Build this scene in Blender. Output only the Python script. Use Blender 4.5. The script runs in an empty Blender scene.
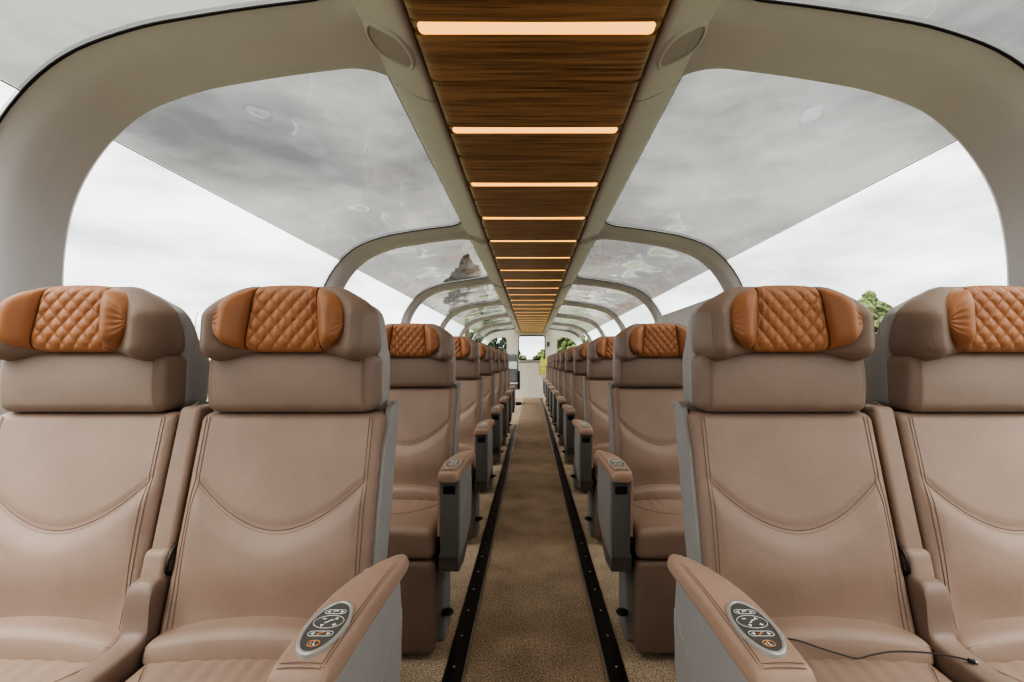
import bpy, bmesh, math, random
from mathutils import Vector, Matrix, noise
random.seed(7)
PI = math.pi
SC = bpy.context.scene
COL = SC.collection

# ------------------------------------------------------------------ helpers
def tag(o, label=None, cat=None, group=None, kind=None):
    if label: o['label'] = label
    if cat: o['category'] = cat
    if group: o['group'] = group
    if kind: o['kind'] = kind
    return o

def empty(name, loc=(0, 0, 0), rz=0):
    o = bpy.data.objects.new(name, None)
    o.empty_display_size = .1
    o.location = loc
    o.rotation_euler = (0, 0, rz)
    COL.objects.link(o)
    return o

def obj(name, bm, mat, parent=None, smooth=True, sharp=.7, loc=None, fix=True):
    if fix:
        bmesh.ops.recalc_face_normals(bm, faces=bm.faces[:])
    me = bpy.data.meshes.new(name)
    if smooth:
        for f in bm.faces:
            f.smooth = True
        for e in bm.edges:
            if len(e.link_faces) == 2 and e.calc_face_angle(0) > sharp:
                e.smooth = False
    bm.to_mesh(me)
    bm.free()
    if mat:
        me.materials.append(mat)
    o = bpy.data.objects.new(name, me)
    COL.objects.link(o)
    if parent:
        o.parent = parent
    if loc:
        o.location = loc
    return o

def kids(o):
    return list(o.children)

def copy_tree(o, parent=None):
    c = o.copy()
    COL.objects.link(c)
    c.parent = parent
    for ch in kids(o):
        copy_tree(ch, c)
    return c

def ss(a, b, x):
    t = max(0., min(1., (x - a) / (b - a)))
    return t * t * (3 - 2 * t)

def lerp(a, b, t):
    return a + (b - a) * t

def interp(tab, x):
    if x <= tab[0][0]:
        return tab[0][1]
    for (x0, y0), (x1, y1) in zip(tab, tab[1:]):
        if x <= x1:
            return lerp(y0, y1, (x - x0) / (x1 - x0))
    return tab[-1][1]

def axis_pts(h, r, n, k):
    i = h - r
    pts = []
    for j in range(k + 1):
        pts.append(-i - r * math.tan(PI / 4 * (1 - j / k)))
    for j in range(1, n):
        pts.append(-i + 2 * i * j / n)
    for j in range(k + 1):
        pts.append(i + r * math.tan(PI / 4 * j / k))
    return pts

def rbox(bm, c, half, r, n=(6, 2, 6), k=3, f=None):
    """rounded box; f(x,y,z)->(x,y,z) deforms it"""
    r = min(r, min(half) * .999)
    ax = [axis_pts(half[i], r, n[i], k) for i in range(3)]
    cache = {}
    def vert(ix):
        if ix in cache:
            return cache[ix]
        p = Vector((ax[0][ix[0]], ax[1][ix[1]], ax[2][ix[2]]))
        q = Vector([max(-(half[i] - r), min(half[i] - r, p[i])) for i in range(3)])
        d = p - q
        if d.length > 1e-9:
            p = q + d.normalized() * r
        p = p + Vector(c)
        if f:
            p = Vector(f(p.x, p.y, p.z))
        v = bm.verts.new(p)
        cache[ix] = v
        return v
    N = [len(a) for a in ax]
    for d in range(3):
        u, w = (d + 1) % 3, (d + 2) % 3
        for side in (0, N[d] - 1):
            for i in range(N[u] - 1):
                for j in range(N[w] - 1):
                    vs = []
                    for (a, b) in ((i, j), (i + 1, j), (i + 1, j + 1), (i, j + 1)):
                        ix = [0, 0, 0]
                        ix[d] = side; ix[u] = a; ix[w] = b
                        vs.append(vert(tuple(ix)))
                    try:
                        bm.faces.new(vs)
                    except ValueError:
                        pass
    return bm

def box(bm, x0, x1, y0, y1, z0, z1):
    v = [bm.verts.new(p) for p in ((x0, y0, z0), (x1, y0, z0), (x1, y1, z0), (x0, y1, z0),
                                   (x0, y0, z1), (x1, y0, z1), (x1, y1, z1), (x0, y1, z1))]
    for f in ((3, 2, 1, 0), (4, 5, 6, 7), (0, 1, 5, 4), (1, 2, 6, 5), (2, 3, 7, 6), (3, 0, 4, 7)):
        bm.faces.new([v[i] for i in f])
    return bm

def loft(bm, rings, closed=True, caps=True, loop=False):
    R = [[bm.verts.new(p) for p in ring] for ring in rings]
    n = len(R[0])
    pairs = list(zip(R, R[1:]))
    if loop:
        pairs.append((R[-1], R[0]))
    for a, b in pairs:
        for i in range(n if closed else n - 1):
            j = (i + 1) % n
            bm.faces.new((a[i], a[j], b[j], b[i]))
    if caps and closed and not loop:
        bm.faces.new(R[0][::-1])
        bm.faces.new(R[-1])
    return bm

def tube(bm, pts, r, n=6, loop=False, caps=True):
    pts = [Vector(p) for p in pts]
    rings = []
    prev = None
    m = len(pts)
    for i, p in enumerate(pts):
        if loop:
            t = (pts[(i + 1) % m] - pts[i - 1]).normalized()
        else:
            t = (pts[min(i + 1, m - 1)] - pts[max(i - 1, 0)]).normalized()
        if prev is None:
            a = Vector((0, 0, 1)) if abs(t.z) < .9 else Vector((1, 0, 0))
            u = t.cross(a).normalized()
        else:
            u = (prev - t * prev.dot(t)).normalized()
        prev = u
        w = t.cross(u)
        rr = r[i] if isinstance(r, (list, tuple)) else r
        rings.append([p + (u * math.cos(2 * PI * j / n) + w * math.sin(2 * PI * j / n)) * rr for j in range(n)])
    return loft(bm, rings, True, caps, loop)

def prism(bm, poly, ax, a, b):
    """extrude 2D poly along axis ax from a to b; poly coords are the two other axes in order"""
    def P(p, t):
        q = [p[0], p[1]]
        q.insert(ax, t)
        return q
    return loft(bm, [[P(p, a) for p in poly], [P(p, b) for p in poly]])

def smooth_path(pts, n=8):
    """Catmull-Rom"""
    P = [Vector(p) for p in pts]
    out = []
    for i in range(len(P) - 1):
        p0 = P[max(i - 1, 0)]; p1 = P[i]; p2 = P[i + 1]; p3 = P[min(i + 2, len(P) - 1)]
        for j in range(n):
            t = j / n
            out.append(.5 * ((2 * p1) + (p2 - p0) * t + (2 * p0 - 5 * p1 + 4 * p2 - p3) * t * t + (3 * p1 - p0 - 3 * p2 + p3) * t ** 3))
    out.append(P[-1])
    return out

# ------------------------------------------------------------------ materials
class NT:
    def __init__(self, name):
        self.m = bpy.data.materials.new(name)
        self.m.use_nodes = True
        self.t = self.m.node_tree
        self.b = self.t.nodes['Principled BSDF']
        self.out = self.t.nodes['Material Output']
    def n(self, typ, **kw):
        nd = self.t.nodes.new(typ)
        for k, v in kw.items():
            if k in nd.inputs.keys():
                nd.inputs[k].default_value = v
            else:
                setattr(nd, k, v)
        return nd
    def l(self, a, b):
        self.t.links.new(a, b)
    def coord(self, scale=(1, 1, 1), kind='Object'):
        tc = self.n('ShaderNodeTexCoord')
        mp = self.n('ShaderNodeMapping')
        mp.inputs['Scale'].default_value = scale
        self.l(tc.outputs[kind], mp.inputs['Vector'])
        return mp.outputs['Vector']
    def noise(self, vec, scale, detail=4, rough=.55):
        nd = self.n('ShaderNodeTexNoise')
        nd.inputs['Scale'].default_value = scale
        nd.inputs['Detail'].default_value = detail
        nd.inputs['Roughness'].default_value = rough
        self.l(vec, nd.inputs['Vector'])
        return nd.outputs['Fac']
    def ramp(self, fac, stops):
        nd = self.n('ShaderNodeValToRGB')
        cr = nd.color_ramp
        while len(cr.elements) < len(stops):
            cr.elements.new(.5)
        for e, (p, c) in zip(cr.elements, stops):
            e.position = p
            e.color = (*c, 1)
        self.l(fac, nd.inputs['Fac'])
        return nd.outputs['Color']
    def bump(self, h, strength, dist=.01):
        nd = self.n('ShaderNodeBump')
        nd.inputs['Strength'].default_value = strength
        nd.inputs['Distance'].default_value = dist
        self.l(h, nd.inputs['Height'])
        self.l(nd.outputs['Normal'], self.b.inputs['Normal'])

def S(r, g, b):
    def f(c):
        c /= 255
        return c / 12.92 if c <= .04045 else ((c + .055) / 1.055) ** 2.4
    return (f(r), f(g), f(b))

def plain(name, col, rough=.5, metal=0, vary=.06, nscale=8, bump=0, bscale=200, spec=.5):
    t = NT(name)
    v = t.coord()
    f = t.noise(v, nscale, 3)
    c0 = tuple(c * (1 - vary) for c in col)
    c1 = tuple(min(1, c * (1 + vary)) for c in col)
    t.l(t.ramp(f, [(.3, c0), (.7, c1)]), t.b.inputs['Base Color'])
    t.b.inputs['Roughness'].default_value = rough
    t.b.inputs['Metallic'].default_value = metal
    t.b.inputs['Specular IOR Level'].default_value = spec
    if bump:
        t.bump(t.noise(v, bscale, 2), bump, .002)
    return t.m

def leather(name, col, rough=.45):
    t = NT(name)
    v = t.coord()
    f = t.noise(v, 5, 4)
    c0 = tuple(c * .9 for c in col)
    c1 = tuple(min(1, c * 1.1) for c in col)
    t.l(t.ramp(f, [(.3, c0), (.7, c1)]), t.b.inputs['Base Color'])
    t.b.inputs['Roughness'].default_value = rough
    t.b.inputs['Specular IOR Level'].default_value = .45
    vo = t.n('ShaderNodeTexVoronoi')
    vo.inputs['Scale'].default_value = 420
    t.l(v, vo.inputs['Vector'])
    ad = t.n('ShaderNodeMath', operation='MULTIPLY_ADD')
    t.l(t.noise(v, 28, 3), ad.inputs[0])
    ad.inputs[1].default_value = 3.0
    t.l(vo.outputs['Distance'], ad.inputs[2])
    t.bump(ad.outputs[0], .22, .0016)
    return t.m

def emission(name, col, st):
    t = NT(name)
    e = t.n('ShaderNodeEmission')
    v = t.coord((1, 1, 1))
    c = t.ramp(t.noise(v, 3, 1), [(.3, tuple(x * .92 for x in col)), (.7, col)])
    t.l(c, e.inputs['Color'])
    e.inputs['Strength'].default_value = st
    t.l(e.outputs[0], t.out.inputs['Surface'])
    return t.m

def glass_mat(name, tint, gl_rough=.02, base=.03, fres=1.25, wave=0):
    t = NT(name)
    tr = t.n('ShaderNodeBsdfTransparent')
    tr.inputs['Color'].default_value = (*tint, 1)
    gl = t.n('ShaderNodeBsdfGlossy')
    gl.inputs['Roughness'].default_value = gl_rough
    gl.inputs['Color'].default_value = (.95, .97, .98, 1)
    fr = t.n('ShaderNodeLayerWeight')
    fr.inputs['Blend'].default_value = .5
    pw = t.n('ShaderNodeMath', operation='POWER')
    t.l(fr.outputs['Facing'], pw.inputs[0])
    pw.inputs[1].default_value = 4
    ad = t.n('ShaderNodeMath', operation='MULTIPLY_ADD')
    t.l(pw.outputs[0], ad.inputs[0])
    ad.inputs[1].default_value = fres
    ad.inputs[2].default_value = base
    ad.use_clamp = True
    mx = t.n('ShaderNodeMixShader')
    t.l(ad.outputs[0], mx.inputs[0])
    t.l(tr.outputs[0], mx.inputs[1])
    t.l(gl.outputs[0], mx.inputs[2])
    t.l(mx.outputs[0], t.out.inputs['Surface'])
    if wave:
        v = t.coord()
        bp = t.n('ShaderNodeBump')
        bp.inputs['Strength'].default_value = wave
        bp.inputs['Distance'].default_value = .05
        t.l(t.noise(v, 2.2, 1), bp.inputs['Height'])
        t.l(bp.outputs[0], gl.inputs['Normal'])
        t.l(bp.outputs[0], fr.inputs['Normal'])
    return t.m

M = {}
M['taupe'] = leather('taupe leather', S(153, 131, 117), .5)
M['taupe_dark'] = leather('darker taupe leather', S(140, 121, 109), .46)
M['taupe_shade'] = leather('shade-darkened taupe leather', S(140, 119, 106), .5)  # seat leather darkened for the leg rests, painting in the shade near the floor
M['tan'] = leather('tan leather', S(170, 118, 84), .4)
M['arm_leather'] = leather('armrest leather', S(174, 148, 131), .45)
M['stitch'] = plain('stitching thread', S(132, 110, 97), .8)
M['stitch_tan'] = plain('tan seam thread', S(96, 58, 30), .8)
M['grey'] = plain('grey moulded plastic', S(160, 159, 158), .5, bump=.12, bscale=350, vary=.03)
M['grey_dark'] = plain('charcoal plastic', S(112, 111, 110), .45, bump=.1, bscale=350, vary=.03)
M['black'] = plain('black plastic', S(28, 27, 27), .45)
M['cream'] = plain('cream wall lining', S(198, 196, 200), .5, vary=.02, bump=.05, bscale=300)
M['endwall'] = plain('pale end wall laminate', S(226, 222, 212), .4, vary=.02)
M['gasket'] = plain('black window rubber', S(22, 23, 25), .6)
M['track'] = plain('black floor track', S(30, 29, 29), .38, vary=.2, nscale=30)
M['steel'] = plain('brushed steel', S(178, 176, 172), .32, metal=.9)
M['grille'] = plain('speaker grille cloth', S(170, 162, 166), .6, bump=.8, bscale=420)
M['panel'] = plain('control panel face', S(98, 98, 96), .35)
M['bezel'] = plain('satin silver bezel', S(188, 186, 182), .3, metal=.35)
M['white_mark'] = plain('white printed mark', S(240, 238, 232), .5, vary=.01)
M['orange_mark'] = plain('orange printed mark', S(236, 160, 96), .5, vary=.01)
M['cable'] = plain('dark cable', S(52, 46, 46), .4)
M['vest'] = plain('yellow high visibility cloth', S(226, 228, 110), .8, vary=.06, nscale=14)
M['grey_cloth'] = plain('grey seat cloth', S(128, 132, 136), .85, bump=.3, bscale=260)
M['paper'] = plain('white paper', S(240, 240, 238), .7, vary=.01)
M['light'] = emission('warm slot light', (1.0, .46, .12), 1.35)
M['glass_side'] = glass_mat('clear side glass', (.93, .95, .95), base=.01, fres=.12)
M['glass_roof'] = glass_mat('tinted roof glass', (.26, .263, .25), base=.02, fres=.95, wave=.35)

def carpet(name, c0, c1, c2):
    t = NT(name)
    v = t.coord()
    f1 = t.noise(v, 140, 3, .7)
    f2 = t.noise(v, 5, 3)
    ca = t.ramp(f1, [(.36, c0), (.52, c1), (.66, c2)])
    mx = t.n('ShaderNodeMixRGB', blend_type='MULTIPLY')
    mx.inputs[0].default_value = 1
    t.l(ca, mx.inputs[1])
    t.l(t.ramp(f2, [(.3, (.8, .8, .8)), (.7, (1.1, 1.1, 1.1))]), mx.inputs[2])
    t.l(mx.outputs[0], t.b.inputs['Base Color'])
    t.b.inputs['Roughness'].default_value = 1
    t.b.inputs['Specular IOR Level'].default_value = .1
    t.bump(f1, .6, .004)
    return t.m
M['carpet'] = carpet('brown aisle carpet', S(122, 106, 90), S(160, 141, 121), S(198, 180, 158))
M['carpet_side'] = carpet('beige fleck carpet', S(140, 122, 102), S(188, 170, 148), S(222, 206, 184))

def wood_mat():
    t = NT('zebrano wood veneer')
    v = t.coord((.9, 26, 6))
    f = t.noise(v, 3.0, 6, .6)
    v2 = t.coord((.35, 9, 3))
    f2 = t.noise(v2, 3.2, 3, .5)
    c = t.ramp(f, [(.28, S(96, 72, 54)), (.45, S(152, 116, 86)), (.58, S(178, 138, 104)), (.75, S(116, 86, 64))])
    mx = t.n('ShaderNodeMixRGB', blend_type='MULTIPLY')
    mx.inputs[0].default_value = .85
    t.l(c, mx.inputs[1])
    t.l(t.ramp(f2, [(.32, (.6, .57, .55)), (.55, (1, 1, 1))]), mx.inputs[2])
    t.l(mx.outputs[0], t.b.inputs['Base Color'])
    t.b.inputs['Roughness'].default_value = .38
    return t.m
M['wood'] = wood_mat()

# ------------------------------------------------------------------ layout numbers
CAMZ = 1.15
PITCH = 1.11
ARCH = 2.22
YEND = 14.55
YBACK = -2.9

# ------------------------------------------------------------------ floor
bm = bmesh.new(); box(bm, -.262, .262, YBACK, YEND, -.05, 0)
tag(obj('floor', bm, M['carpet'], smooth=False), kind='structure')
for s, nm in ((-1, 'trim_1'), (1, 'trim_2')):
    bm = bmesh.new(); box(bm, min(s * .262, s * 1.8), max(s * .262, s * 1.8), YBACK, YEND, -.05, .0)
    tag(obj('floor', bm, M['carpet_side'], smooth=False), kind='structure')

# floor tracks (black strip + steel edge + bolts)
def track(s, y1, label):
    root = empty('floor_track', (s * .30, 2, 0))
    tag(root, label, 'floor track', 'floor tracks along the aisle')
    def L(bmm): 
        bmesh.ops.translate(bmm, verts=bmm.verts[:], vec=(-s * .30, -2, 0)); return bmm
    bm = bmesh.new(); rbox(bm, (s * .30, (YBACK + y1) / 2, .005), (.034, (y1 - YBACK) / 2, .005), .003, (1, 1, 1), 2)
    obj('track_strip', L(bm), M['track'], root)
    bm = bmesh.new(); rbox(bm, (s * .2615, (YBACK + y1) / 2, .006), (.0045, (y1 - YBACK) / 2, .007), .003, (1, 1, 1), 2)
    obj('edge_trim', L(bm), M['steel'], root)
    first = None
    y = 1.51
    while y < y1 - .05:
        if first is None:
            bm = bmesh.new()
            bmesh.ops.create_uvsphere(bm, u_segments=10, v_segments=6, radius=.0058, matrix=Matrix.Diagonal((1, 1, .5, 1)))
            first = obj('bolt', bm, M['steel'], root)
            b = first
        else:
            b = first.copy(); COL.objects.link(b); b.parent = root
        b.location = (s * .004, y - 2, .0105)
        y += .193
track(-1, 8.3, 'black floor track with bolts left of aisle, ending partway down the car')
track(1, YEND - .05, 'long black floor track with bolts along right side of aisle')

# ------------------------------------------------------------------ shell profile (right half; mirrored by s)
PROF_CTRL = [(1.655, -.35), (1.655, -.1), (1.652, .2), (1.642, .40), (1.60, .58), (1.50, .745), (1.36, .868), (1.17, .942),
             (.99, .978), (.82, 1.004), (.66, 1.024), (.53, 1.040), (.46, 1.046)]
pp = smooth_path([(a, b, 0) for a, b in PROF_CTRL], 12)
PROF = [(p.x, p.y + CAMZ) for p in pp]
SLEN = [0]
for a, b in zip(PROF, PROF[1:]):
    SLEN.append(SLEN[-1] + math.hypot(b[0] - a[0], b[1] - a[1]))
STOT = SLEN[-1]
def prof(sv, d=0):
    sv = max(0, min(STOT, sv))
    lo = 0
    for i in range(len(SLEN) - 1):
        if SLEN[i + 1] >= sv:
            lo = i; break
    t = (sv - SLEN[lo]) / max(1e-9, SLEN[lo + 1] - SLEN[lo])
    a, b = PROF[lo], PROF[lo + 1]
    def nrm(i):
        i0 = max(0, i - 1); i1 = min(len(PROF) - 1, i + 1)
        dx = PROF[i1][0] - PROF[i0][0]; dz = PROF[i1][1] - PROF[i0][1]
        l = math.hypot(dx, dz)
        return (dz / l, -dx / l)          # outward
    n0, n1 = nrm(lo), nrm(lo + 1)
    nx, nz = lerp(n0[0], n1[0], t), lerp(n0[1], n1[1], t)
    l = math.hypot(nx, nz)
    return (lerp(a[0], b[0], t) + nx / l * d, lerp(a[1], b[1], t) + nz / l * d)
def s_at_z(z):
    for i in range(len(PROF) - 1):
        if PROF[i][1] <= z <= PROF[i + 1][1]:
            return lerp(SLEN[i], SLEN[i + 1], (z - PROF[i][1]) / (PROF[i + 1][1] - PROF[i][1]))
def s_at_x(x):
    for i in range(len(PROF) - 1):
        if PROF[i][0] >= x >= PROF[i + 1][0] and PROF[i][1] > 2:
            return lerp(SLEN[i], SLEN[i + 1], (PROF[i][0] - x) / (PROF[i][0] - PROF[i + 1][0]))
S_BOT = s_at_z(.92)
S_TOP = s_at_x(.53)
S_SPLIT = s_at_z(CAMZ + .768)

def rrect(y0, y1, s0, s1, r, ns=44, ny=5, na=10):
    """rounded rectangle samples in (y,s), with the matching corner parameter"""
    out = []
    def seg(p, q, n, side):
        for i in range(n):
            t = i / n
            out.append((lerp(p[0], q[0], t), lerp(p[1], q[1], t), side, None))
    def arc(cx, cy, a0, k):
        for i in range(na):
            a = a0 + PI / 2 * i / na
            out.append((cx + r * math.cos(a), cy + r * math.sin(a), k, i / na))
    seg((y1, s0 + r), (y1, s1 - r), ns, 'E'); arc(y1 - r, s1 - r, 0, 'EN')
    seg((y1 - r, s1), (y0 + r, s1), ny, 'N'); arc(y0 + r, s1 - r, PI / 2, 'NW')
    seg((y0, s1 - r), (y0, s0 + r), ns, 'W'); arc(y0 + r, s0 + r, PI, 'WS')
    seg((y0 + r, s0), (y1 - r, s0), ny, 'S'); arc(y1 - r, s0 + r, 1.5 * PI, 'SE')
    return out

def outer_pts(inner, Y0, Y1, S0, S1, y0, y1, s0, s1, r):
    out = []
    corners = {'EN': ((Y1, s1 - r), (Y1, S1), (y1 - r, S1)), 'NW': ((y0 + r, S1), (Y0, S1), (Y0, s1 - r)),
               'WS': ((Y0, s0 + r), (Y0, S0), (y0 + r, S0)), 'SE': ((y1 - r, S0), (Y1, S0), (Y1, s0 + r))}
    for (y, sv, k, t) in inner:
        if k == 'E': out.append((Y1, sv))
        elif k == 'N': out.append((y, S1))
        elif k == 'W': out.append((Y0, sv))
        elif k == 'S': out.append((y, S0))
        else:
            a, c, b = corners[k]
            if t <= .5:
                out.append((lerp(a[0], c[0], t * 2), lerp(a[1], c[1], t * 2)))
            else:
                out.append((lerp(c[0], b[0], t * 2 - 1), lerp(c[1], b[1], t * 2 - 1)))
    return out

NCELL = range(-1, 6)
winno = 0
for s, side in ((-1, 'left'), (1, 'right')):
    bm = bmesh.new()
    def W(y, sv, d):
        x, z = prof(sv, d)
        return (s * x, y, z)
    for k in NCELL:
        ya = 1.475 + ARCH * k
        yb = ya + ARCH
        if k == 5: yb = YEND + .1
        if k == -1: ya = YBACK
        g0, g1 = 1.625 + ARCH * k, 3.555 + ARCH * k
        if k == -1: g0 = YBACK + .2
        r = .13
        rings = []
        gl = rrect(g0, g1, S_BOT, S_TOP, r)
        lip = rrect(g0 - .035, g1 + .05, S_BOT - .05, S_TOP + .03, r + .04)
        lip2 = rrect(g0 - .042, g1 + .068, S_BOT - .06, S_TOP + .036, r + .05)
        outp = outer_pts(lip2, ya, yb, 0, STOT, g0 - .042, g1 + .068, S_BOT - .06, S_TOP + .036, r + .05)
        rings.append([W(p[0], p[1], .055) for p in gl])
        rings.append([W(p[0], p[1], .034) for p in gl])
        rings.append([W(p[0], p[1], .004) for p in lip])
        rings.append([W(p[0], p[1], -.004) for p in lip2])
        for q in (.25, .5, .75, 1.0):
            rings.append([W(lerp(a[0], b[0], q), lerp(a[1], b[1], q), -.004 - .010 * math.sin(q * PI / 2)) for a, b in zip(lip2, outp)])
        loft(bm, rings, closed=True, caps=False)
    # solid lower wall
    x0, z0 = prof(0, -.014)
    for (yy0, yy1) in ((YBACK, YEND + .1),):
        vs = [bm.verts.new(p) for p in ((s * x0, yy0, 0), (s * x0, yy1, 0), (s * x0, yy1, z0 + .002), (s * x0, yy0, z0 + .002))]
        bm.faces.new(vs)
    bmesh.ops.remove_doubles(bm, verts=bm.verts[:], dist=.0004)
    w = obj('wall_' + side, bm, M['cream'], sharp=.5)
    tag(w, kind='structure')
    # windows
    for k in NCELL:
        winno += 1
        g0, g1 = 1.625 + ARCH * k, 3.555 + ARCH * k
        if k == -1: g0 = YBACK + .2
        ym = (g0 + g1) / 2
        root = empty('window_%d' % winno, (s * 1.65, ym, .9)); tag(root, kind='structure')
        off = Vector((-s * 1.65, -ym, -.9))
        def strip(sa, sb, n):
            b = bmesh.new()
            rows = []
            for i in range(n + 1):
                sv = lerp(sa, sb, i / n)
                rows.append([b.verts.new(Vector(W(lerp(g0 - .012, g1 + .012, j / 6), sv, .04)) + off) for j in range(7)])
            for a, c in zip(rows, rows[1:]):
                for j in range(6):
                    b.faces.new((a[j], a[j + 1], c[j + 1], c[j]))
            return b
        obj('side_pane', strip(S_BOT - .012, S_SPLIT - .003, 24), M['glass_side'], root)
        obj('roof_pane', strip(S_SPLIT + .003, S_TOP + .012, 24), M['glass_roof'], root)
        b = bmesh.new()
        vs = [[Vector(W(lerp(g0, g1, j / 6), S_SPLIT + ds, dd)) + off for j in range(7)] for ds, dd in ((-.0022, .038), (.0022, .038), (.0022, .042), (-.0022, .042))]
        loft(b, [[vs[q][j] for q in range(4)] for j in range(7)])
        obj('pane_joint', b, M['grey'], root)
        b = bmesh.new()
        gl = rrect(g0 + .004, g1 - .004, S_BOT + .004, S_TOP - .004, .126)
        gg = [Vector(W(p[0], p[1], .033)) + off for p in gl if p[2] in ('SE', 'E', 'EN')]
        i0 = [p[2] for p in gl if p[2] in ('SE', 'E', 'EN')].index('SE')
        tube(b, gg[i0:] + gg[:i0], .0042, 6)
        obj('gasket', b, M['gasket'], root)

# beams beside the wood ceiling
BEAM = [(.538, 1.048), (.530, 1.036), (.513, 1.016), (.482, .996), (.445, .978), (.415, .964), (.39, .955), (.372, .952), (.362, .958), (.359, .975), (.359, 1.08)]
tn = 1
for s in (-1, 1):
    bm = bmesh.new()
    ys = [YBACK]
    for k in range(-1, 6):
        ys += [1.475 + ARCH * k + .19]
    ys.append(YEND)
    # one continuous beam with a fine joint beside each arch
    for a, b in zip(ys, ys[1:]):
        loft(bm, [[(s * x, y, z + CAMZ) for x, z in BEAM] for y in (a + .002, b - .002)], closed=False, caps=False)
    tag(obj('trim_%d' % tn, bm, M['cream'], sharp=.9), kind='structure'); tn += 1

# roof skin above the wood
bm = bmesh.new(); box(bm, -.56, .56, YBACK, YEND + .1, 2.235, 2.26)
tag(obj('trim_%d' % tn, bm, M['grey_dark'], smooth=False), kind='structure'); tn += 1

# ------------------------------------------------------------------ wood ceiling with slots
CZ = CAMZ + .925
LS = ARCH / 4
L0 = 1.262
NL = 25
SW = .026
def wood_sec(y, up=0):
    pts = []
    for x, z in ((-.349, .05), (-.349, .022), (-.345, .011), (-.337, .004), (-.325, 0), (-.30, -.001), (0, -.002), (.30, -.001), (.325, 0), (.337, .004), (.345, .011), (.349, .022), (.349, .05)):
        pts.append((x, y, CZ + z))
    return pts
bm = bmesh.new()
edges = [YBACK]
yl = [L0 + LS * i for i in range(-7, NL)]
for y in yl:
    edges += [y - SW, y + SW]
edges.append(YEND)
for a, b in zip(edges[0::2], edges[1::2]):
    if b - a < .02: continue
    parts = [(a, b)]
    if b - a > .3:
        m = a + (b - a) * .42
        parts = [(a, m - .0012), (m + .0012, b)]
    for (p, q) in parts:
        loft(bm, [wood_sec(p), wood_sec(q)], closed=False, caps=False)
        # inner edges at the slots
        for yy in (p, q):
            v = [bm.verts.new(c) for c in ((-.345, yy, CZ), (.345, yy, CZ), (.345, yy, CZ + .022), (-.345, yy, CZ + .022))]
            bm.faces.new(v)
for y in yl:
    for s in (-1, 1):
        # end fillet with round corner
        pts = [(s * .349, y - SW), (s * .349, y + SW)]
        arcp = []
        for i in range(9):
            a = -PI / 2 + PI * i / 8
            arcp.append((s * (.316 + .014 * math.cos(a)), y - SW * math.sin(a)))
        poly = pts + arcp
        f = [bm.verts.new((p[0], p[1], CZ + (.022 if abs(p[0]) > .34 else 0))) for p in poly]
        bm.faces.new(f)
        f = [bm.verts.new(c) for c in ((s * .349, y - SW, CZ + .022), (s * .349, y + SW, CZ + .022), (s * .349, y + SW, CZ + .05), (s * .349, y - SW, CZ + .05))]
        bm.faces.new(f)
tag(obj('ceiling', bm, M['wood'], sharp=.6), kind='structure')
ORD = ['nearest', 'second', 'third', 'fourth', 'fifth', 'sixth', 'seventh', 'eighth', 'ninth', 'tenth', 'eleventh', 'twelfth', 'thirteenth',
       'fourteenth', 'fifteenth', 'sixteenth', 'seventeenth', 'eighteenth', 'nineteenth', 'twentieth', 'twenty-first', 'twenty-second',
       'twenty-third', 'twenty-fourth', 'farthest']
lens0 = None
for i, y in enumerate(yl):
    if i < 6:
        continue
    if lens0 is None:
        bm = bmesh.new()
        def rl(hx, hy, r, z):
            out = []
            for cx, cy, a0 in ((hx - r, hy - r, 0), (r - hx, hy - r, 90), (r - hx, r - hy, 180), (hx - r, r - hy, 270)):
                for q in range(6):
                    a = math.radians(a0 + 18 * q)
                    out.append((cx + r * math.cos(a), cy + r * math.sin(a), z))
            return out
        loft(bm, [rl(.329, SW - .0008, .013, .02), rl(.329, SW - .0008, .013, .003), rl(.327, SW - .003, .012, .0), rl(.31, .004, .002, -.0012)])
        lens0 = obj('ceiling_light', bm, M['light'])
        o = lens0
    else:
        o = lens0.copy(); COL.objects.link(o)
    o.location = (0, y, CZ)
    j = i - 7
    if j < 0:
        tag(o, 'warm slot light in the wood ceiling above the viewer', 'ceiling light', 'slot lights across the wood ceiling')
    else:
        tag(o, 'warm amber slot light across the wood ceiling, %s from the viewer' % ORD[j], 'ceiling light', 'slot lights across the wood ceiling')

# ------------------------------------------------------------------ speakers on the arches
def stadium(w, h, n=10):
    pts = []
    for i in range(n + 1):
        a = -PI / 2 + PI * i / n
        pts.append((w + h * math.cos(a), h * math.sin(a)))
    for i in range(n + 1):
        a = PI / 2 + PI * i / n
        pts.append((-w + h * math.cos(a), h * math.sin(a)))
    return pts
def make_speaker():
    root = empty('ceiling_speaker')
    b = bmesh.new()
    rr = []
    for (e, z) in ((.012, .02), (.012, -.004), (.008, -.009), (.002, -.009), (0, -.004), (0, .01)):
        rr.append([(x * 1, y, z) for x, y in [(p[0] + (e if p[0] > 0 else -e) * abs(math.cos(math.atan2(p[1], max(1e-6, abs(p[0]) - .03)))), p[1] * (1 + e / .042)) for p in stadium(.03, .042)]])
    loft(b, rr, caps=False)
    obj('speaker_frame', b, M['cream'], root)
    b = bmesh.new()
    rr = []
    for (q, z) in ((1, .0), (.97, -.004), (.8, -.006), (.4, -.007), (.05, -.007)):
        rr.append([(p[0] * q, p[1] * q, z) for p in stadium(.03, .042)])
    loft(b, rr)
    obj('speaker_grille', b, M['grille'], root)
    return root
sp0 = None
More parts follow.
